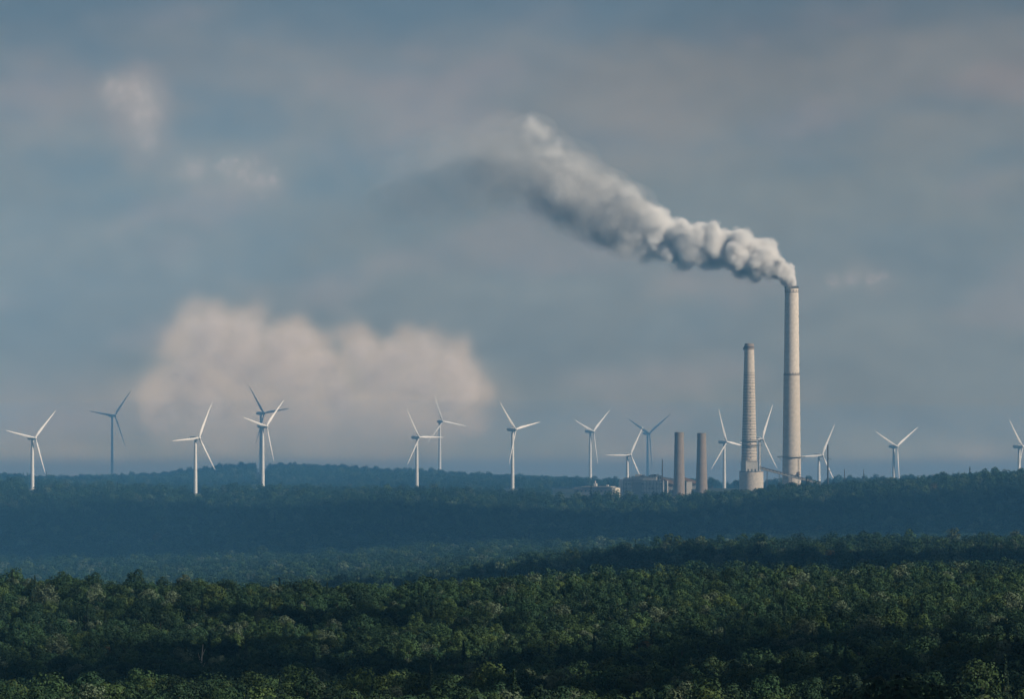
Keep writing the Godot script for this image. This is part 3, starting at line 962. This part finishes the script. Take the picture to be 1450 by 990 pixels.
func build_sky(env: Environment) -> void:
	soft_noise.seed = 3
	soft_noise.frequency = 0.0035
	soft_noise.fractal_octaves = 5
	var w := 4096
	var h := 2048
	var low := Image.create(512, 256, false, Image.FORMAT_RGBF)
	for j in 256:
		var e := (0.5 - (j + 0.5) / 256.0) * PI
		for i in 512:
			var az := (i + 0.5) / 512.0 * TAU
			if az > PI:
				az -= TAU
			# the same layers, spread wider overhead and wrapped round the horizon
			low.set_pixel(i, j, sky_color(725.0 + sin(az) * 3400.0, 650.0 - maxf(sin(e), 0.0) * 2600.0 + cos(az) * 900.0 - 900.0))
	low.resize(w, h, Image.INTERPOLATE_CUBIC)
	# the part round the camera's direction, at full detail
	for j in range(940, 1030):
		var e := (0.5 - (j + 0.5) / h) * PI
		for i in range(-120, 120):
			var az := (i + 0.5) / w * TAU
			var x := 725.0 + tan(az) * F
			var y := 650.0 - tan(e) / cos(az) * F
			var c := sky_color(x, y)
			var wx := x + soft_noise.get_noise_2d(x * 4.0, y * 4.0) * 36.0
			var wy := y + soft_noise.get_noise_2d(x * 4.0 + 300.0, y * 4.0) * 30.0
			var lit := air(y) * Color(1.95, 1.6, 1.55)
			c = c.lerp(lit, 0.38 * blob(wx, wy, 190, 145, 44, 40, 0.6))
			c = c.lerp(lit * 0.9, 0.27 * blob(wx, wy, 205, 195, 30, 38, 0.8))
			c = c.lerp(lit, 0.27 * blob(wx, wy, 362, 252, 38, 24, 0.7))
			c = c.lerp(lit, 0.23 * blob(wx, wy, 270, 246, 34, 24, 0.8))
			c = c.lerp(lit, 0.25 * blob(wx, wy, 1220, 397, 44, 18, 0.8))
			c = c.lerp(lit, 0.3 * blob(wx, wy, 1030, 405, 100, 24, 0.8))
			c = c.lerp(lit, 0.25 * blob(wx, wy, 60, 140, 80, 45, 0.8))
			c = c.lerp(lit, 0.25 * blob(wx, wy, 570, 210, 70, 40, 0.8))
			c = c.lerp(lit, 0.2 * blob(wx, wy, 900, 190, 110, 50, 0.9))
			c = c.lerp(air(y) * Color(0.72, 0.86, 1.05), 0.5 * blob(wx, wy, 440, 385, 70, 22, 0.9))
			c = c.lerp(air(y) * Color(0.72, 0.86, 1.05), 0.5 * blob(wx, wy, 590, 270, 70, 70, 0.9))
			c = c.lerp(Color(0.700, 0.470, 0.275), 0.85 * bank_haze(x, y))
			c = c.lerp(lit, 0.35 * blob(wx, wy, 60, 590, 110, 50, 0.9))
			var edge := smoothstep(-120.0, -100.0, i) * smoothstep(119.0, 100.0, i) * smoothstep(940.0, 955.0, j)
			var ii := posmod(i, w)
			low.set_pixel(ii, j, low.get_pixel(ii, j).lerp(c, edge))
	var s := PanoramaSkyMaterial.new()
	s.panorama = ImageTexture.create_from_image(low)
	env.background_mode = Environment.BG_SKY
	env.sky = Sky.new()
	env.sky.sky_material = s

# ---------- the lit cumulus bank far behind the turbines ----------
func far_cloud(called: String, heaps: Array, per_heap: int, fade0: float, fade1: float, seed_: int, mesh: Mesh, label: String, wide := 1.0) -> void:
	var dist := 20000.0
	var k := dist / F
	rng.seed = seed_
	var places := []
	for h in heaps:
		for b in per_heap:
			var dir := Vector3(rng.randfn() + 0.2, rng.randfn() + 0.35, rng.randfn() + 0.2).normalized()
			var p: Vector3 = at(h[0], h[1], dist) + Vector3(0, 0, rng.randf_range(-120, 120)) + dir * h[2] * k * rng.randf_range(0.25, 0.8)
			var py: float = 650.0 - (p.y - EYE) / k
			if rng.randf() < smoothstep(fade0, fade1, py):
				continue
			places.append(ball_at(p, h[2] * k * rng.randf_range(0.16, 0.48) * wide))
	var bank := Node3D.new()
	bank.name = called
	add_child(bank)
	bank.set_meta("label", label)
	bank.set_meta("category", "cloud")
	bank.set_meta("kind", "stuff")
	puffs("billows", mesh, places, bank)
	print(called, " ", places.size())

func far_clouds() -> void:
	var m := paint(Color(0.97, 0.85, 0.74), 1.0)  # the warm tint of reddened sunlight is put into the droplet colour
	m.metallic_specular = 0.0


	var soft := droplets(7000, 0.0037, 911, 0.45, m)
	# thinner vapour for the small high clouds
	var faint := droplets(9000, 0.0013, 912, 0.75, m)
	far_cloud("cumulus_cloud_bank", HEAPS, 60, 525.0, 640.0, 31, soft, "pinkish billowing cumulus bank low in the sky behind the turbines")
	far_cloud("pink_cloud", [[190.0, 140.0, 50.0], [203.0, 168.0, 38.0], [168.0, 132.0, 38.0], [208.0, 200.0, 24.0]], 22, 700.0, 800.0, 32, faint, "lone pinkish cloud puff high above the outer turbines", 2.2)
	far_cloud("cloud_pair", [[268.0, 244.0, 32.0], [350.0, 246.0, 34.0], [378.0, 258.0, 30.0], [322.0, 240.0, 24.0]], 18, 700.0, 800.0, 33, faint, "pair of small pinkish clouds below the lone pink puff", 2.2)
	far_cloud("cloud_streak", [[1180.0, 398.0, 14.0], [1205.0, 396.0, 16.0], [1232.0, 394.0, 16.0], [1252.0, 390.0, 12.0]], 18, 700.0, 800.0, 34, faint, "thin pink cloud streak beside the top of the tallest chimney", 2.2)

# ---------- haze over the valley and the plateau ----------
func fog_ball(called: String, where: Vector3, size: Vector3, density: float, color: Color, parent: Node) -> FogVolume:
	var m := FogMaterial.new()
	m.density = density
	m.albedo = color.linear_to_srgb()
	var o := FogVolume.new()
	o.name = called
	o.shape = RenderingServer.FOG_VOLUME_SHAPE_ELLIPSOID
	o.size = size
	o.material = m
	o.position = where
	parent.add_child(o, true)
	return o

func build_haze() -> void:
	var o := fog_ball("valley_haze", Vector3(0, 120, -6700), Vector3(9000, 1460, 6200), 0.000122, Color(0.14, 0.47, 0.95), self)
	var low := fog_ball("plateau_haze", Vector3(-150, 95, -6950), Vector3(5000, 260, 1700), 0.00022, Color(0.16, 0.48, 0.95), self)
	low.set_meta("label", "thin blue mist lying low over the turbine plateau")
	low.set_meta("category", "haze")
	low.set_meta("kind", "stuff")
	o.set_meta("label", "blue haze lying over the valley and the plateau")
	o.set_meta("category", "haze")
	o.set_meta("kind", "stuff")

# ---------- unseen clouds added beyond the frame to cast shade ----------
func cloud(over: Vector3, half: Vector3, seed_: int, label: String, ragged := 0) -> void:
	# an unseen heap added between the sun and the spot it is to shade
	var n := FastNoiseLite.new()
	n.seed = seed_
	n.frequency = 0.9
	n.fractal_octaves = 4
	var st := SurfaceTool.new()
	st.begin(Mesh.PRIMITIVE_TRIANGLES)
	st.set_smooth_group(0)
	var cols := 56
	var rings := 28
	for j in rings + 1:
		var lat := PI * j / rings - PI / 2
		for i in cols + 1:
			var lon := TAU * i / cols
			var dir := Vector3(cos(lat) * cos(lon), sin(lat), cos(lat) * sin(lon))
			var k := 1.0 + 0.75 * n.get_noise_3dv(dir * 1.6) + 0.3 * n.get_noise_3dv(dir * 6.0)
			st.add_vertex(Vector3(dir.x * half.x, dir.y * half.y * (1.0 if dir.y > 0 else 0.4), dir.z * half.z) * k)
	for j in rings:
		for i in cols:
			var a := j * (cols + 1) + i
			var b := a + cols + 1
			for v in [a, a + 1, b, b, a + 1, b + 1]:
				st.add_index(v)
	st.generate_normals()
	var up := (2400.0 + EYE - over.y) / sun_dir.y
	var where := over + sun_dir * up
	var t := thing("shade_cloud", where, label, "cloud", "unseen clouds placed to cast shade")
	var heap := st.commit()
	if ragged == 0:
		part("cloud_heap", heap, white_vapour, t)
	rng.seed = seed_ + 60
	for i in (ragged if ragged > 0 else 46):
		# puffs round the rim, added to soften the edge of the shadow
		var a := rng.randf() * TAU
		var r := rng.randf_range(0.75, 1.45)
		var o := part("cloud_puff", heap, white_vapour, t, Vector3(cos(a) * half.x * r, rng.randf_range(-0.5, 0.5) * half.y, sin(a) * half.z * r))
		var sc := rng.randf_range(0.05, 0.16) * (1.7 - r * 0.75)
		if ragged > 0:
			# scattered fragments in place of one heap, for dappled shade
			r = sqrt(rng.randf()) * 1.05
			o.position = Vector3(cos(a) * half.x * r, rng.randf_range(-1.0, 1.0) * half.y, sin(a) * half.z * r)
			sc = rng.randf_range(0.07, 0.2)
		o.basis = Basis(Vector3.UP, rng.randf() * TAU).scaled(Vector3.ONE * sc * 260.0 / maxf(half.x, half.z) * Vector3(1.3, 1.2, 1.0))

var white_vapour: StandardMaterial3D

func build_shade_clouds() -> void:
	white_vapour = paint(Color(0.9, 0.9, 0.9), 1.0)
	white_vapour.metallic_specular = 0.0
	for c in [
		[250.0, 2850.0, 300.0, 330.0, 1, "unseen broken cloud placed to shade the dark wooded slope", 18],
		[180.0, 2560.0, 190.0, 130.0, 8, "unseen broken white cloud placed to shade the foot of the dark slope", 36],
		[1150.0, 1960.0, 130.0, 110.0, 9, "unseen cloud scraps placed to dapple the front ridge", 13],
		[780.0, 2480.0, 150.0, 90.0, 7, "unseen cloud scraps placed to dapple the slope below the chimneys", 24],
		[1080.0, 4130.0, 420.0, 240.0, 2, "white cumulus cloud shading the low middle ridge"],
		[900.0, 5740.0, 800.0, 190.0, 3, "long broken cumulus cloud shading the ridge before the power station"],
		[240.0, 5740.0, 420.0, 180.0, 4, "broken cumulus cloud shading the ridge below the lone turbines"],
		[230.0, 7420.0, 260.0, 260.0, 5, "white cumulus cloud shading the highest far hill"],
		[800.0, 8700.0, 150.0, 110.0, 10, "small white cumulus cloud shading the faint turbine behind the boiler house"],
		[50.0, 8500.0, 170.0, 120.0, 11, "small white cumulus cloud shading the distant turbine behind the low end of the far ridge"],
		[1290.0, 950.0, 160.0, 330.0, 6, "small white cumulus cloud shading the nearest trees"]]:
		var x: float = (c[0] - 725.0) / F * c[1]
		cloud(Vector3(x, ground(x, -c[1]), -c[1]), Vector3(c[2], 70.0, c[3]), c[4], c[5], c[6] if c.size() > 6 else 0)

func near_trees() -> void:
	rng.seed = 71
	for q in [[1205.0, 965.0, 880.0, 0, 0.9], [1252.0, 950.0, 900.0, 1, 1.0], [1290.0, 944.0, 915.0, 0, 1.2], [1330.0, 962.0, 890.0, 4, 0.95], [1160.0, 980.0, 905.0, 2, 0.9], [1372.0, 978.0, 900.0, 0, 0.8], [118.0, 983.0, 900.0, 2, 0.8], [1020.0, 982.0, 890.0, 4, 0.8], [1082.0, 986.0, 900.0, 1, 0.8]]:
		var p := at(q[0], q[1], q[2])
		var top := p.y
		p.y = ground(p.x, p.z) - 0.2
		var kind: Array = kinds[q[3]]
		var look := "shaded %s in the foreground group of near trees" % String(kind[0]).replace("_", " ")
		if q[0] < 500.0:
			look = "shaded treetop standing alone in the foreground, apart from the near group"
		var t := thing(kind[0], p, look, "tree", "shaded near trees")
		var sy: float = (top - p.y) / kind[5]
		var m: StandardMaterial3D = leafage.duplicate()
		m.albedo_color = tint(p.x, p.z, q[3]).linear_to_srgb()
		t.basis = Basis(Vector3.UP, q[0]).scaled(Vector3(q[4] * 1.25, sy, q[4] * 1.25))
		part("crown", kind[1], m, t)
		part("trunk", kind[2], bark, t)

func dead_tree(px: float, top_y: float, d: float, label: String) -> void:
	var p := at(px, 900.0, d)
	p.y = ground(p.x, p.z)
	var top: float = maxf(at(0, top_y, d).y - p.y, 8.0)
	var st := SurfaceTool.new()
	st.begin(Mesh.PRIMITIVE_TRIANGLES)
	tube(st, Vector3(0, 0, 0), Vector3(-0.5, top * 0.55, 0), 0.55, 0.42)
	tube(st, Vector3(-0.5, top * 0.55, 0), Vector3(0.5, top, 0.2), 0.42, 0.12)
	var t := thing("dead_tree", p, label, "dead tree", "bleached dead trees")
	part("trunk", st.commit(), dead_wood, t)
	for b in [[0.62, -1.9, 0.85], [0.75, 1.6, 0.92], [0.5, 1.3, 0.66]]:
		st = SurfaceTool.new()
		st.begin(Mesh.PRIMITIVE_TRIANGLES)
		tube(st, Vector3(-0.35, top * b[0], 0), Vector3(b[1], top * b[2], 0.3), 0.2, 0.06)
		part("limb", st.commit(), dead_wood, t)

var dead_wood: StandardMaterial3D

func dead_trees() -> void:
	dead_wood = paint(Color(0.44, 0.40, 0.35), 0.9)
	dead_tree(286.6, 912.5, 2690.0, "bare bleached dead trunk standing among the dark slope trees")

func _ready() -> void:
	var cam := Camera3D.new()
	cam.name = "camera"
	add_child(cam)
	cam.position = Vector3(0, EYE, 0)
	cam.set_frustum(2.0 * 495.0 / F, Vector2(0, 155.0 / F), 1.0, 60000.0)
	cam.current = true
	var env := Environment.new()
	env.tonemap_mode = Environment.TONE_MAPPER_LINEAR
	env.tonemap_exposure = 1.5
	env.sdfgi_enabled = true
	env.ssao_enabled = true
	env.ssil_enabled = true
	env.fog_enabled = true
	env.fog_density = 0.000017
	env.fog_light_color = Color(0.11, 0.48, 1.0).linear_to_srgb()
	env.volumetric_fog_enabled = true
	env.volumetric_fog_density = 0.0
	build_sky(env)
	var we := WorldEnvironment.new()
	we.name = "environment"
	we.environment = env
	add_child(we)
	var sun := DirectionalLight3D.new()
	sun.name = "sun"
	var az := deg_to_rad(64.0)
	var el := deg_to_rad(29.0)
	sun_dir = Vector3(cos(el) * sin(az), sin(el), cos(el) * cos(az))
	sun.light_energy = 1.6
	sun.light_color = Color(1.0, 0.82, 0.62).linear_to_srgb()
	sun.light_angular_distance = 0.5
	sun.shadow_enabled = true
	add_child(sun)
	sun.look_at_from_position(Vector3.ZERO, -sun_dir, Vector3.UP)

	rough.seed = 5
	rough.frequency = 0.006
	rough.fractal_octaves = 3
	patch.seed = 8
	patch.frequency = 0.009
	patch.fractal_octaves = 3
	set_rows()
	build_ground()
	print("ground")
	build_turbines()
	build_station()
	print("station")
	build_steam()
	make_kinds()
	plant_forest()
	near_trees()
	dead_trees()
	build_shade_clouds()
	far_clouds()
	build_haze()
